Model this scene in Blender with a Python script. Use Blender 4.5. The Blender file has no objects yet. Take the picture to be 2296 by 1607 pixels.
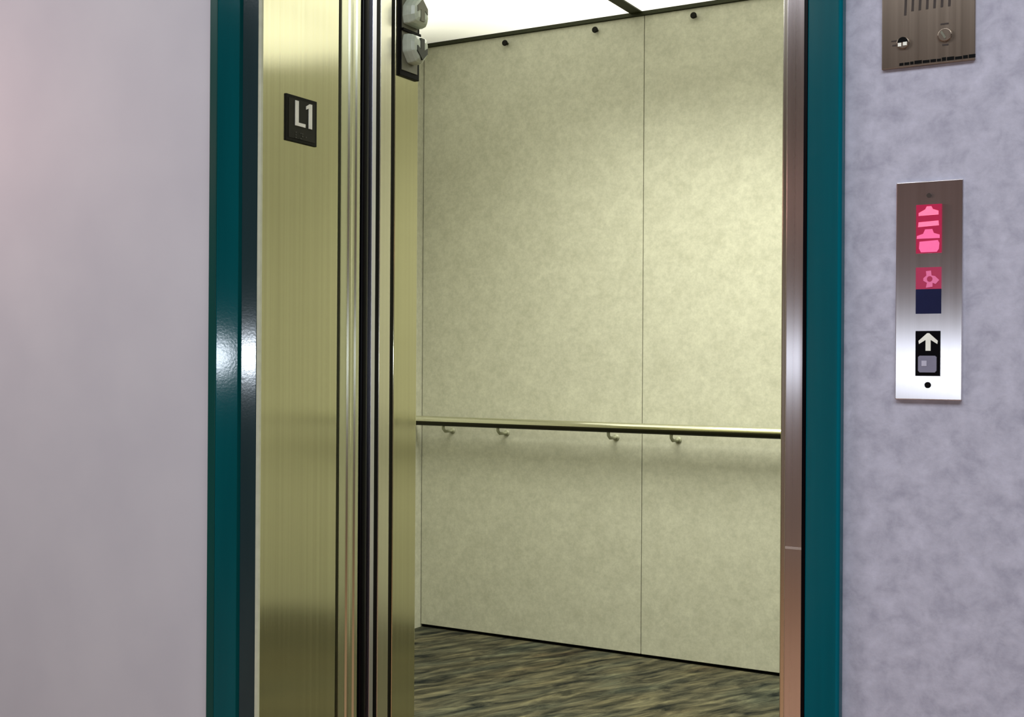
import bpy, bmesh, math, random
from mathutils import Vector, Matrix
random.seed(4)
S = bpy.context.scene
COL = S.collection
PI = math.pi

# ------------------------------------------------------------------ helpers
def link(name, bm, mat, parent=None, bevel=0.0, smooth=False, seg=2):
    me = bpy.data.meshes.new(name)
    bmesh.ops.recalc_face_normals(bm, faces=bm.faces[:])
    q, off = parent, Vector((0, 0, 0))
    while q: off += q.location; q = q.parent
    for v in bm.verts: v.co -= off
    bm.to_mesh(me); bm.free()
    o = bpy.data.objects.new(name, me); COL.objects.link(o)
    for m in (mat if isinstance(mat, (list, tuple)) else [mat]):
        me.materials.append(m)
    if smooth:
        for p in me.polygons: p.use_smooth = True
    if bevel:
        b = o.modifiers.new('bevel', 'BEVEL'); b.width = bevel; b.segments = seg
        b.limit_method = 'ANGLE'; b.angle_limit = math.radians(35)
        if hasattr(b, 'harden_normals'): b.harden_normals = True
    if parent: o.parent = parent
    return o

def empty(name, loc=(0, 0, 0)):
    o = bpy.data.objects.new(name, None); COL.objects.link(o)
    o.location = loc; o.empty_display_size = .05
    return o

def tag(o, label=None, cat=None, group=None, kind=None):
    if label: o['label'] = label
    if cat: o['category'] = cat
    if group: o['group'] = group
    if kind: o['kind'] = kind
    return o

def box(bm, x0, x1, y0, y1, z0, z1):
    r = bmesh.ops.create_cube(bm, size=1)
    for v in r['verts']:
        v.co = Vector((x0 + (v.co.x + .5) * (x1 - x0), y0 + (v.co.y + .5) * (y1 - y0), z0 + (v.co.z + .5) * (z1 - z0)))

def B(*a):
    bm = bmesh.new(); box(bm, *a); return bm

def prism(bm, pts, f0, f1):
    """closed prism: f0/f1 turn a 2-D point into the near / far 3-D point"""
    a = [bm.verts.new(f0(p)) for p in pts]; b = [bm.verts.new(f1(p)) for p in pts]
    n = len(pts)
    bm.faces.new(a); bm.faces.new(b[::-1])
    for i in range(n):
        bm.faces.new((a[i], a[(i + 1) % n], b[(i + 1) % n], b[i]))

def plan(pts, z0, z1):            # outline in plan, extruded upwards
    bm = bmesh.new(); prism(bm, pts, lambda p: (p[0], p[1], z0), lambda p: (p[0], p[1], z1)); return bm

def elev(pts, y0, y1, bm=None):   # outline in elevation (x,z), extruded in depth
    bm = bm or bmesh.new(); prism(bm, pts, lambda p: (p[0], y0, p[1]), lambda p: (p[0], y1, p[1])); return bm

def side(pts, x0, x1, bm=None):   # outline on a side wall (y,z), extruded in x
    bm = bm or bmesh.new(); prism(bm, pts, lambda p: (x0, p[0], p[1]), lambda p: (x1, p[0], p[1])); return bm

def cyl(bm, c, axis, r, h, n=24, r2=None):
    m = Matrix.Translation(Vector(c)) @ {'x': Matrix.Rotation(PI/2, 4, 'Y'), 'y': Matrix.Rotation(PI/2, 4, 'X'), 'z': Matrix()}[axis]
    bmesh.ops.create_cone(bm, cap_ends=True, segments=n, radius1=r, radius2=r if r2 is None else r2, depth=h, matrix=m)

def CY(*a, **k):
    bm = bmesh.new(); cyl(bm, *a, **k); return bm

# ------------------------------------------------------------------ materials
def lin(c):
    return tuple(((v/255)/12.92 if v/255 <= .04045 else ((v/255+.055)/1.055)**2.4) for v in c)

class M:
    def __init__(s, name):
        s.m = bpy.data.materials.new(name); s.m.use_nodes = True
        s.nt = s.m.node_tree; s.b = s.nt.nodes['Principled BSDF']
    def n(s, t, **k):
        nd = s.nt.nodes.new(t)
        for a, v in k.items():
            if a in nd.inputs: nd.inputs[a].default_value = v
            else: setattr(nd, a, v)
        return nd
    def l(s, a, b): s.nt.links.new(a, b)
    def coord(s, scale=(1, 1, 1), rot=(0, 0, 0), kind='Object'):
        tc = s.n('ShaderNodeTexCoord'); mp = s.n('ShaderNodeMapping')
        mp.inputs['Scale'].default_value = scale; mp.inputs['Rotation'].default_value = rot
        s.l(tc.outputs[kind], mp.inputs['Vector']); return mp.outputs['Vector']
    def noise(s, vec, scale, detail=3, rough=.5, dist=0):
        nd = s.n('ShaderNodeTexNoise'); nd.inputs['Scale'].default_value = scale; nd.inputs['Detail'].default_value = detail
        nd.inputs['Roughness'].default_value = rough; nd.inputs['Distortion'].default_value = dist
        s.l(vec, nd.inputs['Vector']); return nd.outputs['Fac']
    def ramp(s, fac, stops):
        r = s.n('ShaderNodeValToRGB'); e = r.color_ramp.elements
        while len(e) < len(stops): e.new(.5)
        for k, (p, c) in enumerate(stops):
            e[k].position = p; e[k].color = (*c, 1)
        s.l(fac, r.inputs['Fac']); return r.outputs['Color']
    def mix(s, a, b, fac=.5, mode='MIX'):
        m = s.n('ShaderNodeMix', data_type='RGBA', blend_type=mode)
        for sock, v in ((m.inputs['Factor'], fac), (m.inputs['A'], a), (m.inputs['B'], b)):
            pass
        i = {x.identifier: x for x in m.inputs}
        for key, v in (('Factor_Float', fac), ('A_Color', a), ('B_Color', b)):
            if hasattr(v, 'is_linked'): s.l(v, i[key])
            else: i[key].default_value = v if key == 'Factor_Float' else (*v, 1)
        return [x for x in m.outputs if x.identifier == 'Result_Color'][0]
    def bump(s, h, strength=.2, dist=.002):
        b = s.n('ShaderNodeBump'); b.inputs['Strength'].default_value = strength; b.inputs['Distance'].default_value = dist
        s.l(h, b.inputs['Height']); s.l(b.outputs['Normal'], s.b.inputs['Normal'])
    def set(s, col=None, rough=None, metal=None, spec=None, **k):
        i = s.b.inputs
        if col is not None:
            if hasattr(col, 'is_linked'): s.l(col, i['Base Color'])
            else: i['Base Color'].default_value = (*col, 1)
        if rough is not None:
            if hasattr(rough, 'is_linked'): s.l(rough, i['Roughness'])
            else: i['Roughness'].default_value = rough
        if metal is not None: i['Metallic'].default_value = metal
        if spec is not None: i['Specular IOR Level'].default_value = spec
        for a, v in k.items(): i[a.replace('_', ' ')].default_value = v
        return s

def flat(name, rgb, rough=.5, metal=0, spec=.5, var=.06, scale=60):
    m = M(name); c = lin(rgb)
    f = m.noise(m.coord(), scale, 2)
    a = tuple(max(0, v*(1-var)) for v in c); b = tuple(min(1, v*(1+var)) for v in c)
    return m.set(m.ramp(f, [(.3, a), (.7, b)]), rough, metal, spec).m

def steel(name, tint, rough=.22, aniso=.75, var=.08, streak=(120, 120, .6), rot=0.0):
    """brushed stainless with a vertical grain"""
    m = M(name)
    v = m.coord(scale=streak)
    f = m.noise(v, 1.0, 4, .6)
    c = tint
    col = m.ramp(f, [(.25, tuple(x*(1-var) for x in c)), (.75, tuple(min(1, x*(1+var)) for x in c))])
    r = m.n('ShaderNodeMapRange'); m.l(f, r.inputs['Value'])
    r.inputs['To Min'].default_value = rough*.85; r.inputs['To Max'].default_value = rough*1.15
    m.set(col, r.outputs['Result'], 1.0)
    t = m.n('ShaderNodeTangent', direction_type='RADIAL', axis='Z')
    m.l(t.outputs['Tangent'], m.b.inputs['Tangent'])
    m.b.inputs['Anisotropic'].default_value = aniso
    m.b.inputs['Anisotropic Rotation'].default_value = rot
    return m.m

AR = 0.0
st_jamb = steel('brushed_steel_jamb', (.75, .73, .53), .15, .95, .09, rot=AR)
st_col = steel('brushed_steel_column', (.70, .68, .48), .15, .95, .06, rot=AR)
st_edge = steel('brushed_steel_edge', (.84, .82, .70), .24, .8, .05, rot=AR)
st_flute = steel('fluted_steel_edge', (.74, .75, .58), .26, .8, .05)
st_door = steel('brushed_steel_door', (.94, .90, .95), .28, 1, .06, rot=AR)
st_plate = steel('brushed_steel_plate', (.76, .73, .76), .33, 1, .05, rot=AR)
st_dark = steel('dark_bronze_plate', (.34, .28, .225), .40, .9, .08, rot=AR)

def paint_teal(name, rgb, rough, coat):
    m = M(name); c = lin(rgb)
    v = m.coord(scale=(30, 30, 2.2))
    f = m.noise(v, 1, 3)
    m.set(m.ramp(f, [(.3, tuple(x*.9 for x in c)), (.7, tuple(x*1.08 for x in c))]), rough, 0, coat)
    m.bump(m.noise(m.coord(), 260, 2), .05, .0006)
    return m.m
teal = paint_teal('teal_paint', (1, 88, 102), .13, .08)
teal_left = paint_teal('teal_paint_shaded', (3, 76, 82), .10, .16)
teal_lip = paint_teal('deep_green_lip', (4, 62, 58), .3, .3)  # darker green than the casing, for the left outer lip
teal_dk = paint_teal('dark_teal_facet', (34, 54, 58), .11, .36)

def vinyl():
    m = M('mottled_lavender_vinyl'); v = m.coord()
    a = m.noise(v, 32, 5, .62, .3); b = m.noise(v, 90, 3, .6)
    c1 = m.ramp(a, [(.30, lin((154, 153, 168))), (.5, lin((173, 172, 186))), (.72, lin((186, 185, 200)))])
    c2 = m.ramp(b, [(.3, (.82, .82, .84)), (.7, (1.0, 1.0, 1.0))])
    m.set(m.mix(c1, c2, .6, 'MULTIPLY'), .62, 0, .3)
    m.bump(b, .25, .0015)
    return m.m
def plaster():
    m = M('grey_painted_plaster'); v = m.coord()
    a = m.noise(v, 5, 3)
    m.set(m.ramp(a, [(.3, lin((180, 181, 189))), (.7, lin((187, 188, 195)))]), .6, 0, .3)
    m.bump(m.noise(v, 120, 2), .06, .001)
    return m.m
def laminate():
    m = M('speckled_beige_laminate'); v = m.coord()
    a = m.noise(v, 16, 6, .72, .2); b = m.noise(v, 62, 4, .75)
    c1 = m.ramp(a, [(.28, lin((182, 182, 164))), (.5, lin((190, 190, 173))), (.74, lin((200, 200, 182)))])
    c2 = m.ramp(b, [(.36, (.74, .745, .73)), (.64, (1, 1, 1))])
    m.set(m.mix(c1, c2, .6, 'MULTIPLY'), .5, 0, .3)
    return m.m
def carpet_mat():
    m = M('woven_carpet')
    tc = m.n('ShaderNodeTexCoord')
    mp = m.n('ShaderNodeMapping'); mp.inputs['Rotation'].default_value = (0, 0, math.radians(-64)); m.l(tc.outputs['Object'], mp.inputs['Vector'])
    sc = m.n('ShaderNodeMapping'); sc.inputs['Scale'].default_value = (6.5, 25, 1); m.l(mp.outputs['Vector'], sc.inputs['Vector'])
    a = m.noise(sc.outputs['Vector'], 1.0, 4, .62, .5)
    sc2 = m.n('ShaderNodeMapping'); sc2.inputs['Scale'].default_value = (2.2, 7, 1); m.l(mp.outputs['Vector'], sc2.inputs['Vector'])
    b = m.noise(sc2.outputs['Vector'], 1.0, 2)
    f = m.noise(m.coord(), 420, 2)
    c1 = m.ramp(a, [(.32, lin((26, 29, 28))), (.45, lin((62, 61, 51))), (.56, lin((86, 83, 68))), (.70, lin((114, 110, 88)))])
    c2 = m.ramp(b, [(.32, (.72, .86, .92)), (.5, (1, 1, .94)), (.62, (1, .98, .86)), (.75, (1.0, .74, .62))])
    c3 = m.ramp(f, [(.3, (.7, .7, .7)), (.7, (1, 1, 1))])
    m.set(m.mix(m.mix(c1, c2, .8, 'MULTIPLY'), c3, .7, 'MULTIPLY'), .95, 0, .1)
    m.bump(m.mix(a, f, .5) if False else f, .5, .003)
    return m.m
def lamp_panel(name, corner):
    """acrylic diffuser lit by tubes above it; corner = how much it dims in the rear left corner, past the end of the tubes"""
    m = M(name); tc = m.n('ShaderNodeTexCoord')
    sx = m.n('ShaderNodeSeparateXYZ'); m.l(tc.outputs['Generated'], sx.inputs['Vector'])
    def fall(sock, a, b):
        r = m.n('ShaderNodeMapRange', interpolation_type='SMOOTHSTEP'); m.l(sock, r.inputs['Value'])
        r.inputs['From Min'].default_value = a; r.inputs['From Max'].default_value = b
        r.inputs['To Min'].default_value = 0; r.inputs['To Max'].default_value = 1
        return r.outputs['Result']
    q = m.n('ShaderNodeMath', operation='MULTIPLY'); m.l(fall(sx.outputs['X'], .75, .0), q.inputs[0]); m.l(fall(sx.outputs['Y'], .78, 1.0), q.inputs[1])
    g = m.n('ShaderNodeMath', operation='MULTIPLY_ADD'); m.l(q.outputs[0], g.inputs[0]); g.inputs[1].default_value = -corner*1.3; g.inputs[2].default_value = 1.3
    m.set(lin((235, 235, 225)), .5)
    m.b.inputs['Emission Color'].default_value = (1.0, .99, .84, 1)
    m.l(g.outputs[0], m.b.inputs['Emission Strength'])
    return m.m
def glow(name, rgb, e, strength):
    m = M(name); m.set(lin(rgb), .35)
    f = m.noise(m.coord(), 180, 2)
    col = m.ramp(f, [(.3, tuple(x*.85 for x in lin(e))), (.7, lin(e))])
    m.l(col, m.b.inputs['Emission Color']); m.b.inputs['Emission Strength'].default_value = strength
    return m.m

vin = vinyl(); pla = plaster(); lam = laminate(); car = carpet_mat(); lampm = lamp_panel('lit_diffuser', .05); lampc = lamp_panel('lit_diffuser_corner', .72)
black = flat('black_plastic', (5, 5, 5), .5, 0, .08)
rubber = flat('black_rubber', (2, 2, 6), .3, 0, .15)
navy = flat('dark_navy_glass', (24, 30, 62), .15)
olive = flat('dark_olive_metal', (44, 47, 28), .5, 0, .2)
signblk = flat('sign_charcoal', (30, 30, 22), .6, 0, .2)
signedge = flat('sign_dark_rim', (12, 12, 5), .6, 0, .15)
white = flat('white_lettering', (226, 226, 214), .5)
greyp = flat('grey_braille', (66, 68, 60), .5)
milk = flat('milky_grey_lens', (186, 196, 180), .25, 0, .5, .12, 40)
milk_dk = flat('dark_arrow', (22, 30, 18), .4)
brk = flat('grey_bracket_metal', (150, 152, 128), .45)
lgrey = flat('lantern_grey', (104, 104, 88), .45)
redg = glow('red_display', (150, 20, 60), (170, 14, 62), .35)
pinkg = glow('pink_glyph', (255, 110, 150), (250, 118, 150), .55)
pinkd = glow('dim_pink_glyph', (230, 100, 150), (222, 96, 146), .45)
pinkf = glow('faint_pink_glyph', (200, 100, 140), (200, 100, 142), .35)
reddk = glow('dim_red_display', (150, 40, 70), (150, 44, 80), .33)
greyb = flat('grey_button', (118, 116, 134), .4)
greyl = flat('pale_button', (176, 174, 190), .4)
brown = flat('dark_brown_slot', (40, 26, 16), .6)
wallbrown = flat('brown_lobby_wall', (128, 108, 96), .7)
floorbrown = flat('brown_lobby_floor', (150, 112, 84), .6)
ceilw = flat('white_lobby_ceiling', (150, 136, 122), .8)
chrome = steel('polished_rail_steel', (.74, .74, .60), .12, 0.0, .03)
silverline = steel('thin_silver_line', (.84, .84, 1.0), .3, .5, .03)
concrete = flat('grey_shaft_concrete', (90, 88, 84), .9)

# ------------------------------------------------------------------ key numbers (metres)
FX0, FX1 = -1.436, -.387          # outer sides of the teal frame
JX, RX = -1.375, -.448            # inner faces of the opening
FP = -.017                        # frame projection from the wall
HT = 2.10                         # door height
Y_BACK, Z_CEIL = 2.542, 2.352     # car
CX0, CX1 = -2.745, .92
CY0 = .507

# ------------------------------------------------------------------ lobby shell
def struct(name, bm, mat, parent=None, **k):
    o = link(name, bm, mat, parent, **k)
    if not parent: o['kind'] = 'structure'
    return o
WT = .235
struct('wall_left', B(-4.0, FX0 + .014, 0, WT, 0, 2.7), pla)
struct('wall_right', B(FX1 - .014, 3.0, 0, WT, 0, 2.7), vin)
struct('wall_upper', B(FX0 + .0145, FX1 - .0145, 0, WT, HT + .05, 2.7), pla)
struct('wall_opposite', B(-4.0, 3.0, -4.4, -4.3, 0, 2.7), wallbrown)
struct('wall_west', B(-4.1, -4.0, -4.4, WT, 0, 2.7), wallbrown)
struct('wall_east', B(3.0, 3.1, -4.4, WT, 0, 2.7), wallbrown)
struct('ceiling_lobby', B(-4.1, 3.1, -4.4, WT, 2.7, 2.8), ceilw)
struct('floor_lobby', B(-4.1, 3.1, -4.4, WT, -.1, 0), floorbrown)
bb = bmesh.new(); box(bb, -4.0, 3.0, -4.3, -4.288, 0, .1)
struct('baseboard_opposite', bb, flat('pale_baseboard', (170, 150, 135), .5))

# ------------------------------------------------------------------ entrance frame
fr = tag(empty('elevator_frame', (-.91, 0, 0)), 'teal painted metal frame with brushed steel reveals around the elevator opening', 'door frame')
def cas(sgn):
    """splayed casing in plan, seen from above; sgn -1 left, +1 right"""
    X = lambda d: (FX0 + d) if sgn < 0 else (FX1 - d)
    if sgn < 0:   # teal lip, splay, groove
        pts = [(X(0), .012), (X(0), FP), (X(.018), FP), (X(.0415), FP + .0265), (X(.0415), .0085), (X(.0415), .012)]
        pts = [(-1.4190, .010), (-1.4190, FP + .0008), (-1.4180, FP + .0006), (-1.3928, .0076), (-1.3964, .0190), (-1.3964, .0415), (-1.4190, .0415)]
    else:
        pts = [(X(0), -.0005), (X(0), FP), (X(.004), FP - .001), (X(.061), .0435), (X(.061), .060), (X(.012), .060), (X(.012), -.0005)]
    return pts
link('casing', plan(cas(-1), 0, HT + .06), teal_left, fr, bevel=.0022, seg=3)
link('outer_lip', plan([(FX0, -.0005), (FX0, FP), (-1.4193, FP), (-1.4193, -.0005)], 0, HT + .06), teal_lip, fr, bevel=.0015, seg=3)
link('casing', plan(cas(1), 0, HT + .06), teal, fr, bevel=.0022, seg=3)
hd = bmesh.new()
prism(hd, [(FP, HT + .06), (.06, HT), (.06, HT + .05), (-.0005, HT + .05), (-.0005, HT + .065), (FP, HT + .065)],
      lambda p: (FX0 + .012, p[0], p[1]), lambda p: (FX1 - .012, p[0], p[1]))
link('casing_head', hd, teal, fr, bevel=.002)
# dark second facet of the left splay
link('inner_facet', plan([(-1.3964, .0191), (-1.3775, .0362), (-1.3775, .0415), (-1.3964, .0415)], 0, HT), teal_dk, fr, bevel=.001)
link('edge_bead', plan([(JX - .004, .036), (JX + .0022, .0385), (JX + .0022, .044), (JX - .004, .044)], 0, HT), flat('pale_edge_bead', (192, 196, 172), .45), fr, bevel=.001)
link('rubber_seal', plan([(RX - .0046, .0435), (RX, .0425), (RX, .055), (RX - .0046, .055)], 0, HT), rubber, fr)
link('steel_reveal', B(JX - .02, JX, .0445, .2495, 0, HT), st_jamb, fr, bevel=.0012)
link('steel_reveal', B(RX, RX + .02, .0605, .2425, 0, HT), st_jamb, fr, bevel=.0012)
link('steel_head', B(JX, RX, .0605, .2425, HT, HT + .02), st_jamb, fr)

# dark running gap behind the reveal, then landing and car doors
def door(name, label, parts, base):
    o = tag(empty(name, base), label, 'elevator door', None, 'thing')
    for nm, bm, mat, bv in parts: link(nm, bm, mat, o, bevel=bv)
    return o
# left landing door: fluted leading edge
def fluted(x_face, x_far, y0, y1):
    d = .0028
    w = y1 - y0
    q = lambda t: y0 + w*t
    return [(x_far, y0), (x_face - .0005, y0), (x_face, q(.03)), (x_face, q(.22)), (x_face - d, q(.27)), (x_face - d, q(.40)), (x_face, q(.45)), (x_face + .0012, q(.52)),
            (x_face, q(.60)), (x_face - d, q(.65)), (x_face - d, q(.78)), (x_face, q(.83)), (x_face, q(.97)), (x_face - .0005, y1), (x_far, y1)]
door('landing_door', 'left landing door slid back behind the steel reveal, fluted steel leading edge',
     [('panel', plan(fluted(JX, JX - .50, .2580, .3155), .008, HT - .01), st_flute, 0)], (JX - .2, .28, 0))
door('car_door', 'left inner car door, black rubber bumper with thin silver line on its leading edge',
     [('panel', B(JX - .50, JX - .0005, .3795, .4150, .008, HT - .01), st_edge, .0015),
      ('safety_edge', plan([(JX - .05, .323), (JX - .004, .323)] + [(JX - .004 + .006*math.sin(a), .3335 - .0105*math.cos(a)) for a in [PI*i/10 for i in range(11)]] +
                           [(JX - .004, .3515), (JX - .004, .3645), (JX - .003, .379), (JX - .05, .379)], .008, HT - .01), rubber, 0),
      ('silver_strip', B(JX - .006, JX + .0008, .3516, .3642, .008, HT - .01), silverline, .001)], (JX - .2, .38, 0))
door('landing_door', 'right landing door standing slightly out beside the right teal post, narrow brushed steel face',
     [('panel', B(-.5425, -.05, .26, .30, .008, HT - .01), st_door, .0025),
      ('joint_line', B(-.5405, -.2, .2594, .262, .8015, .8050), flat('pale_joint', (172, 158, 150), .5), 0)], (-.3, .28, 0))
door('car_door', 'right inner car door, pale steel sliver just behind the right landing door',
     [('panel', B(-.5848, -.05, .375, .405, .008, HT - .01), st_edge, .003)], (-.3, .39, 0))
sill = tag(empty('door_sill', (-.91, .3, 0)), 'grooved metal sill between landing and car floor', 'door sill', None, 'thing')
sb = bmesh.new(); box(sb, -2.0, .1, .2505, .345, -.05, .002); box(sb, -2.0, .1, .365, CY0 - .001, -.05, .002)
link('sill_plate', sb, olive, sill)

# ------------------------------------------------------------------ elevator car shell
T = .03
struct('floor', B(CX0, CX1, CY0, Y_BACK + .02, -.06, 0), car)
wr = struct('wall_rear', B(CX0 - T, CX1 + T, Y_BACK + .014, Y_BACK + .05, -.05, Z_CEIL + .12), black)
seam = [-1.776 + .9695*k for k in (-1, 0, 1, 2)]
xs = [CX0 + .002] + [-1.776, -.8065, .163] + [CX1 - .002]
for a, b in zip(xs, xs[1:]):
    p = link('wall_panel', B(a + .0012, b - .0012, Y_BACK, Y_BACK + .0135, .012, Z_CEIL - .0135), lam, wr, bevel=.0015)
struct('wall_car_left', B(CX0 - T, CX0, CY0, Y_BACK + .013, 0.0, Z_CEIL + .12), lam)
struct('wall_car_right', B(CX1, CX1 + T, CY0, Y_BACK + .013, 0.0, Z_CEIL + .12), lam)
struct('wall_car_front', B(CX0 - T, -1.621, CY0 - .05, CY0 - .0005, 0.0, Z_CEIL + .12), st_col)
struct('wall_car_front_right', B(-.30, CX1 + T, CY0 - .05, CY0 - .0005, 0.0, Z_CEIL + .12), st_col)
struct('wall_car_transom', B(-1.62, -.30, CY0 - .05, CY0 - .0005, HT + .02, Z_CEIL + .12), st_col)
struct('trim_1', B(CX0, CX1, Y_BACK - .012, Y_BACK + .0135, Z_CEIL - .0130, Z_CEIL - .001), olive)

# steel column of the car entrance, carries the lantern
col = tag(empty('entrance_column', (JX - .1, .46, 0)), 'brushed steel column of the car entrance, carrying the arrow lantern', 'door column', None, 'thing')
link('column_face', B(JX - .245, JX, .4265, CY0 - .001, 0, HT + .015), st_col, col, bevel=.002)
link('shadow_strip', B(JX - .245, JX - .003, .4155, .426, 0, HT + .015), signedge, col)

# ceiling: olive bars around lit diffusers
struct('ceiling', B(CX0 - T, CX1 + T, CY0 - .05, Y_BACK + .05, Z_CEIL + .121, Z_CEIL + .16), ceilw)
bars = bmesh.new()
cxs = [-1.803 + .9695*k for k in (0, 1, 2)]
for c in cxs: box(bars, c - .0225, c + .0225, CY0, Y_BACK - .012, Z_CEIL - .004, Z_CEIL + .03)
grid = struct('trim_2', bars, olive)
edges = [CX0] + [v for c in cxs for v in (c - .0225, c + .0225)] + [CX1]
labs = ['bright ceiling light panel left of the dark ceiling bar',
        'bright ceiling light panel right of the dark ceiling bar',
        'white ceiling light panel beyond the right landing door', 'white ceiling light panel at the right end of the car']
for i in range(0, len(edges), 2):
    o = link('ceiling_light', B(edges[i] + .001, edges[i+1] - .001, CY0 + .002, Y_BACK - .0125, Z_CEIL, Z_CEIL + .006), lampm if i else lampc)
    tag(o, labs[i//2], 'ceiling light', 'lit diffuser panels of the car ceiling')

# ------------------------------------------------------------------ handrail
RY, RZ, RR = 2.472, .838, .0185
hr = tag(empty('handrail', (-1.4, RY, RZ)), 'round metal handrail running along the rear wall of the car', 'handrail')
rb = bmesh.new(); cyl(rb, ((CX0 + .01 + .6)/2, RY, RZ), 'x', RR, .6 - (CX0 + .01), 32)
link('rail', rb, chrome, hr, smooth=False, bevel=.004)
arc = [math.radians(a) for a in range(184, 357, 8)]  # dark strip over the tube's lower half, its shade put in as colour
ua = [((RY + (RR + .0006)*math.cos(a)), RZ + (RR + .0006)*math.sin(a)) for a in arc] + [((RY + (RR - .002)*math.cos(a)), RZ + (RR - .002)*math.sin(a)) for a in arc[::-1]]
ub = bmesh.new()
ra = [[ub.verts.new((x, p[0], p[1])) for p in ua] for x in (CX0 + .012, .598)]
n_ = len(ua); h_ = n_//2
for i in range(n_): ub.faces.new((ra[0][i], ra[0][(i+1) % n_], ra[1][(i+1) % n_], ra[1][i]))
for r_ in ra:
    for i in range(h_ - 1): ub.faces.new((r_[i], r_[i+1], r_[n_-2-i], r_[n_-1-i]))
tag(link('rail_shade_strip', ub, flat('rail_shade_tone', (34, 33, 18), .5, 0, .2), hr), 'dark strip painted as shade on the lower half of the handrail')
for bx in (-2.5945, -2.345, -1.878, -1.633, -.93, -.68, -.2, .3):
    bm = bmesh.new()
    # post drops from the rail, then turns back to the wall
    pts = [Vector((bx, RY, RZ - .012)), Vector((bx, RY + .001, RZ - .030)), Vector((bx, RY + .014, RZ - .040)), Vector((bx, RY + .05, RZ - .041)), Vector((bx, Y_BACK + .0005, RZ - .041))]
    rings = []
    for i, p in enumerate(pts):
        t = (pts[min(i+1, len(pts)-1)] - pts[max(i-1, 0)]).normalized()
        u = Vector((1, 0, 0)); w = t.cross(u)
        rings.append([bm.verts.new(p + .0058*(math.cos(a)*u + math.sin(a)*w)) for a in [2*PI*k/12 for k in range(12)]])
    for r0, r1 in zip(rings, rings[1:]):
        for k in range(12): bm.faces.new((r0[k], r0[(k+1) % 12], r1[(k+1) % 12], r1[k]))
    bm.faces.new(rings[0][::-1]); bm.faces.new(rings[-1])
    cyl(bm, (bx, Y_BACK - .0015, RZ - .041), 'y', .012, .003, 20)
    link('bracket', bm, brk, hr, smooth=True)

# ------------------------------------------------------------------ pad hooks under the ceiling
hook_l = ['small dark pad hook under the ceiling edge, leftmost on the rear wall',
          'small dark pad hook under the ceiling edge, just left of the wall panel seam',
          'small dark pad hook under the ceiling edge, to the right of the wall panel seam']
first = None
for x, lb in zip((-2.3532, -1.9662, -1.578), hook_l):
    if first is None:
        first = empty('pad_hook', (x, Y_BACK, 2.308))
        bm = bmesh.new(); cyl(bm, (x, Y_BACK - .0075, 2.308), 'y', .0055, .0165, 16)
        link('stem', bm, olive, first)
        bm = bmesh.new(); cyl(bm, (x, Y_BACK - .020, 2.307), 'y', .0115, .009, 20)
        link('knob', bm, signedge, first, bevel=.003)
        o = first
    else:
        o = first.copy(); COL.objects.link(o); o.location = (x, Y_BACK, 2.308)
        for ch in first.children:
            c = ch.copy(); COL.objects.link(c); c.parent = o
    tag(o, lb, 'hook', 'pad hooks on the rear wall')

# ------------------------------------------------------------------ L1 floor sign on the left reveal
sg = tag(empty('floor_sign', (JX, .142, 1.497)), 'small black floor sign reading L1 on the left steel reveal', 'sign')
def rect(y0, y1, z0, z1): return [(y0, z0), (y1, z0), (y1, z1), (y0, z1)]
y0, y1, z0, z1 = .1014, .1840, 1.4568, 1.5375
link('plate', side(rect(y0, y1, z0, z1), JX - .0003, JX + .0030), signedge, sg, bevel=.0008)
link('panel', side(rect(y0 + .006, y1 - .006, z0 + .006, z1 - .006), JX + .0030, JX + .0036), signblk, sg)
lt = side([(.1237, 1.4855), (.1510, 1.4855), (.1510, 1.4915), (.1325, 1.4915), (.1325, 1.5290), (.1237, 1.5290)], JX + .0034, JX + .0048)
link('letter', lt, white, sg)
on = side([(.1600, 1.4855), (.1690, 1.4855), (.1690, 1.5290), (.1622, 1.5290), (.1530, 1.5235), (.1530, 1.5180), (.1600, 1.5210)], JX + .0034, JX + .0048)
link('numeral', on, white, sg)
br = bmesh.new()
for (ya, za) in ((.126, 1.4735), (.126, 1.469), (.126, 1.4645), (.139, 1.4735), (.1435, 1.469), (.1435, 1.4735), (.139, 1.4645), (.153, 1.469)):
    cyl(br, (JX + .0040, ya, za), 'x', .0011, .0014, 10)
link('braille', br, greyp, sg)

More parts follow.
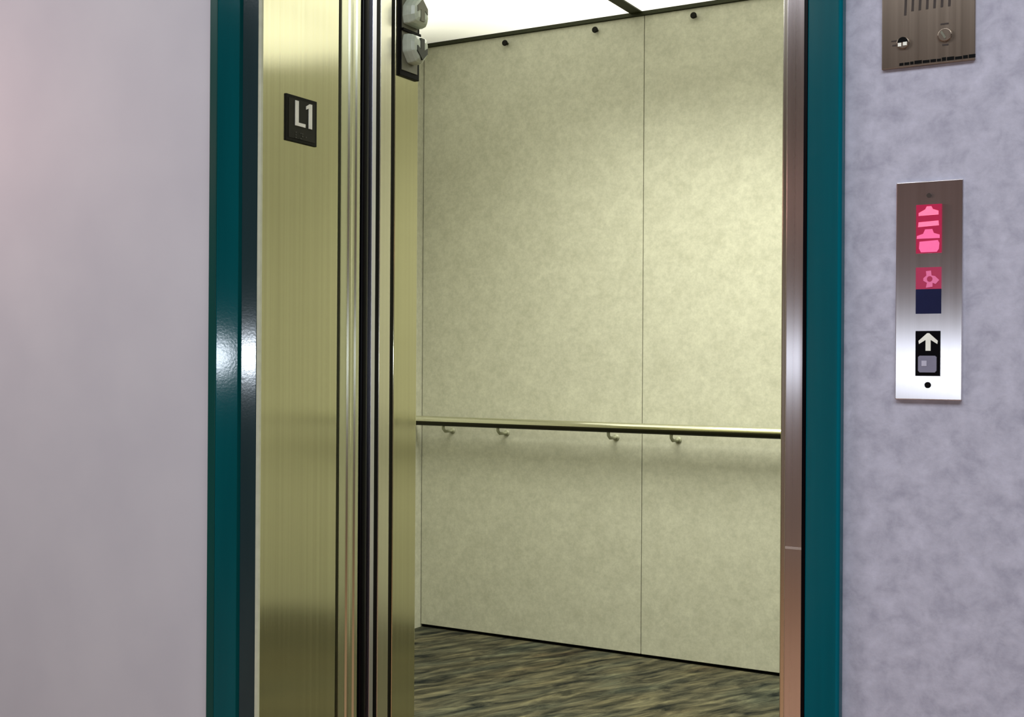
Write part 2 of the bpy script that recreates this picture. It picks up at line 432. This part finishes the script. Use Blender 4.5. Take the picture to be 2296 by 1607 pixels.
# ------------------------------------------------------------------ arrow lantern on the car column
ln = tag(empty('direction_lantern', (JX, .467, 1.638)), 'hall lantern with two bulging grey arrow lenses on the steel entrance column', 'lantern')
LZ = 1.728
link('housing', side(rect(.4335, .5005, 1.638, 1.818), JX - .0005, JX + .006), black, ln, bevel=.001)
link('face', side(rect(.4385, .4915, 1.6490, 1.8070), JX + .006, JX + .0075), lgrey, ln)
def lens(dirn, zc):
    """arrow-shaped lens: broad end at the middle of the lantern, blunt point outwards, domed towards the door"""
    s = dirn
    pr = [(-.026, -.027), (.026, -.027), (.030, -.012), (.029, .008), (.012, .028), (-.012, .028), (-.029, .008), (-.030, -.012)]
    bm = bmesh.new(); loops = []
    for k, (sc, x) in enumerate(((1.0, JX + .0065), (1.0, JX + .018), (.93, JX + .027), (.78, JX + .0325), (.5, JX + .0355))):
        loops.append([bm.verts.new((x, .468 + a*sc, zc + s*b*sc)) for a, b in pr])
    n = len(pr)
    for r0, r1 in zip(loops, loops[1:]):
        for i in range(n): bm.faces.new((r0[i], r0[(i+1) % n], r1[(i+1) % n], r1[i]))
    bm.faces.new(loops[0]); bm.faces.new(loops[-1])
    o = link('lens', bm, milk, ln, bevel=.003, seg=3)
    # dark arrow moulded on the dome
    ar = [(-.005, -.016), (.005, -.016), (.005, .002), (.013, -.003), (.013, .006), (0, .018), (-.013, .006), (-.013, -.003), (-.005, .002)]
    am = side([(.468 + a*1.3, zc + s*b*1.25) for a, b in ar], JX + .020, JX + .0368)
    link('arrow', am, milk_dk if s < 0 else lgrey, o)
    return o
lens(-1, 1.6925)
lens(1, 1.7665)
link('bezel', side(rect(.4365, .4975, 1.7255, 1.7305), JX + .0075, JX + .012), black, ln)

# ------------------------------------------------------------------ hall call station on the right wall
hs = tag(empty('hall_call_station', (-.286, 0, 1.035)), 'tall brushed steel call plate with red displays and up button, on the right wall', 'call station')
X0, X1, Z0, Z1 = -.3245, -.2478, 1.0352, 1.2972
bm = bmesh.new()
# the plate is a touch thicker at its foot
v = [bm.verts.new(c) for c in ((X0, .0005, Z0), (X1, .0005, Z0), (X1, .0005, Z1), (X0, .0005, Z1), (X0, -.0065, Z0), (X1, -.0065, Z0), (X1, -.0045, Z1), (X0, -.0045, Z1))]
for f in ((0, 1, 2, 3), (4, 5, 6, 7), (0, 1, 5, 4), (1, 2, 6, 5), (2, 3, 7, 6), (3, 0, 4, 7)): bm.faces.new([v[i] for i in f])
link('face_plate', bm, st_plate, hs, bevel=.0012)
def win(name, x0, x1, z0, z1, mat, d0=-.0035, d1=-.0071, parent=None):
    return link(name, elev([(x0, z0), (x1, z0), (x1, z1), (x0, z1)], d0, d1), mat, parent or hs)
wx0, wx1 = -.3005, -.2712
w1 = win('position_display', wx0, wx1, 1.2105, 1.2687, redg)
gx = lambda t: wx0 + (wx1 - wx0)*t
gz = lambda z_0, z_1, t: z_1 - (z_1 - z_0)*t
def glyph(name, pl, z_0, z_1, mat, parent, d=-.0076):
    return link(name, elev([(gx(a), gz(z_0, z_1, b)) for a, b in pl], -.0068, d), mat, parent)
a0, a1 = 1.2105, 1.2687
glyph('glyph', [(.10, .17), (.36, .10), (.42, .04), (.60, .04), (.66, .10), (.88, .14), (.88, .22), (.10, .23)], a0, a1, pinkg, w1)
glyph('glyph', [(.10, .36), (.88, .34), (.90, .44), (.08, .46)], a0, a1, pinkg, w1)
glyph('glyph', [(.03, .70), (.04, .64), (.28, .60), (.36, .51), (.64, .51), (.70, .59), (.93, .63), (.93, .70)], a0, a1, pinkd, w1)
glyph('glyph', [(.14, .76), (.86, .74), (.92, .80), (.90, .92), (.82, .98), (.20, .98), (.12, .90)], a0, a1, pinkd, w1)
w2 = win('direction_display', wx0, wx1, 1.1677, 1.1937, reddk)
glyph('glyph', [(.30, .50), (.42, .38), (.40, .18), (.60, .16), (.62, .38), (.76, .42), (.92, .60), (.78, .78), (.66, .72), (.66, .90), (.40, .94), (.44, .72), (.30, .62)], 1.1677, 1.1937, pinkf, w2)
link('glyph', elev([(gx(.55 + .11*math.cos(2*PI*k/12)), gz(1.1677, 1.1937, .54 - .13*math.sin(2*PI*k/12))) for k in range(12)], -.0074, -.0079), reddk, w2)
win('dark_display', wx0, wx1, 1.1382, 1.1676, navy)
w3 = win('call_panel', wx0, wx1 + -.0006, 1.0639, 1.1177, rubber)
a0, a1 = 1.0639, 1.1177
glyph('up_arrow', [(.40, .44), (.40, .20), (.14, .29), (.12, .22), (.46, .05), (.54, .05), (.88, .22), (.86, .29), (.60, .20), (.60, .44)], a0, a1, white, w3)
bt = glyph('call_button', [(.12, .58), (.18, .55), (.78, .55), (.84, .58), (.84, .88), (.78, .92), (.18, .92), (.12, .88)], a0, a1, greyb, w3, -.0095)
link('button_mark', elev([(gx(a), gz(a0, a1, b)) for a, b in ((.26, .66), (.46, .66), (.46, .78), (.26, .78))], -.0094, -.0099), greyl, bt)
link('screw', CY((-.286, -.0066, 1.0531), 'y', .0037, .003, 20), black, hs)
link('screw', CY((-.2862, -.0046, 1.2796), 'y', .0028, .002, 16), brown, hs)

# ------------------------------------------------------------------ intercom plate, upper right
ic = tag(empty('intercom_panel', (-.289, 0, 1.436)), 'brown metal intercom plate with speaker slots and key switch, above the call station', 'intercom')
X0, X1, Z0, Z1 = -.3426, -.2353, 1.436, 1.585
link('face_plate', elev([(X0, Z0), (X1, Z0), (X1, Z1), (X0, Z1)], .0005, -.005), st_dark, ic, bevel=.001)
for k in range(7):
    sx_ = -.3152 + k*.00845
    zb = 1.4985 if k == 0 else 1.5025
    link('speaker_slot', elev([(sx_ - .0012, zb), (sx_ + .0016, zb), (sx_ + .0034, 1.545), (sx_ + .0006, 1.545)], -.0045, -.0052), brown, ic)
ks = link('key_switch', CY((-.3172, -.006, 1.4655), 'y', .0072, .004, 24), st_dark, ic, bevel=.0008)
km = bmesh.new(); prism(km, [(-.3230 + .0116*.5 + .0062*math.cos(a), 1.4660 + .0062*math.sin(a)) for a in [PI*i/10 for i in range(11)]], lambda p: (p[0], -.0079, p[1]), lambda p: (p[0], -.0084, p[1]))
link('keyhole', km, black, ks)
km = bmesh.new(); box(km, -.3228, -.3188, -.0084, -.0079, 1.4612, 1.4655); box(km, -.3168, -.3122, -.0084, -.0079, 1.4618, 1.4668)
link('key_mark', km, white, ks)
pb = link('push_button', CY((-.2690, -.006, 1.4690), 'y', .0080, .004, 24), st_dark, ic, bevel=.001)
km = bmesh.new(); prism(km, [(-.2738, 1.4720), (-.2718, 1.4738), (-.2672, 1.4655), (-.2690, 1.4640)], lambda p: (p[0], -.0079, p[1]), lambda p: (p[0], -.0083, p[1]))
link('button_mark', km, lgrey, pb)
en = bmesh.new()
for xa, xb, zz, h in ((-.3312, -.3250, 1.4685, .0014), (-.3300, -.3255, 1.4630, .0018), (-.2740, -.2650, 1.4815, .0018), (-.2720, -.2650, 1.4565, .002)):
    link('engraving', B(xa, xb, -.0053, -.0049, zz, zz + h), brown, ic)
en = bmesh.new(); x = -.3215
while x < -.2410:
    w = random.uniform(.0035, .009); box(en, x, x + w, -.0054, -.0049, 1.4385, 1.4385 + random.uniform(.003, .0042)); x += w + .0011
link('engraved_line', en, black, ic)

# ------------------------------------------------------------------ lights
def area(name, loc, rot, size, sizey, power, col):
    L = bpy.data.lights.new(name, 'AREA'); L.energy = power; L.color = col; L.shape = 'RECTANGLE'; L.size = size; L.size_y = sizey
    o = bpy.data.objects.new(name, L); o.location = loc; o.rotation_euler = rot; COL.objects.link(o); return o
ca = area('car_added_light', (-1.0, 1.72, Z_CEIL - .012), (0, 0, 0), 2.0, .7, 46, (.985, .975, .83)); ca.data.spread = math.radians(128)  # added unseen light below the diffusers, does most of their lighting
area('lobby_light', (.3, -1.7, 2.68), (0, 0, 0), 2.4, 1.2, 72, (.88, .94, 1.0))
area('lobby_light_left', (-2.6, -1.5, 2.68), (0, 0, 0), 1.6, 1.0, 46, (.97, .97, 1.0))
pl = bpy.data.lights.new('flash', 'POINT'); pl.energy = 14.0; pl.color = (.82, .90, 1.0); pl.shadow_soft_size = .045
po = bpy.data.objects.new('flash', pl); po.location = (.02, -1.53, 1.085); COL.objects.link(po)
wl = bpy.data.lights.new('warm_wall_lamp', 'POINT'); wl.energy = 2.8; wl.color = (1, .48, .40); wl.shadow_soft_size = .12
wo = bpy.data.objects.new('warm_wall_lamp', wl); wo.location = (-2.15, -.42, 1.56); COL.objects.link(wo)

W = bpy.data.worlds.new('world'); S.world = W; W.use_nodes = True
W.node_tree.nodes['Background'].inputs[0].default_value = (.5, .5, .55, 1)
W.node_tree.nodes['Background'].inputs[1].default_value = .2

# ------------------------------------------------------------------ camera
yaw, roll, pitch = math.radians(29.9), math.radians(.34), 3.5/2700
fw = Vector((-math.sin(yaw), math.cos(yaw), 0)); rt = Vector((math.cos(yaw), math.sin(yaw), 0)); up = Vector((0, 0, 1))
f2 = fw*math.cos(pitch) + up*math.sin(pitch); u2 = up*math.cos(pitch) - fw*math.sin(pitch)
c, s = math.cos(roll), math.sin(roll)
xa = c*rt + s*u2; ya = -s*rt + c*u2
cam = bpy.data.cameras.new('camera'); cam.sensor_fit = 'HORIZONTAL'; cam.sensor_width = 36; cam.lens = 36*2700/2296; cam.clip_start = .02
co = bpy.data.objects.new('camera', cam); COL.objects.link(co)
m = Matrix.Identity(4)
for i in range(3): m[i][0], m[i][1], m[i][2] = xa[i], ya[i], -f2[i]
m.translation = Vector((0, -1.5, 1.08)); co.matrix_world = m
S.camera = co
S.view_settings.view_transform = 'Standard'
S.view_settings.look = 'None'
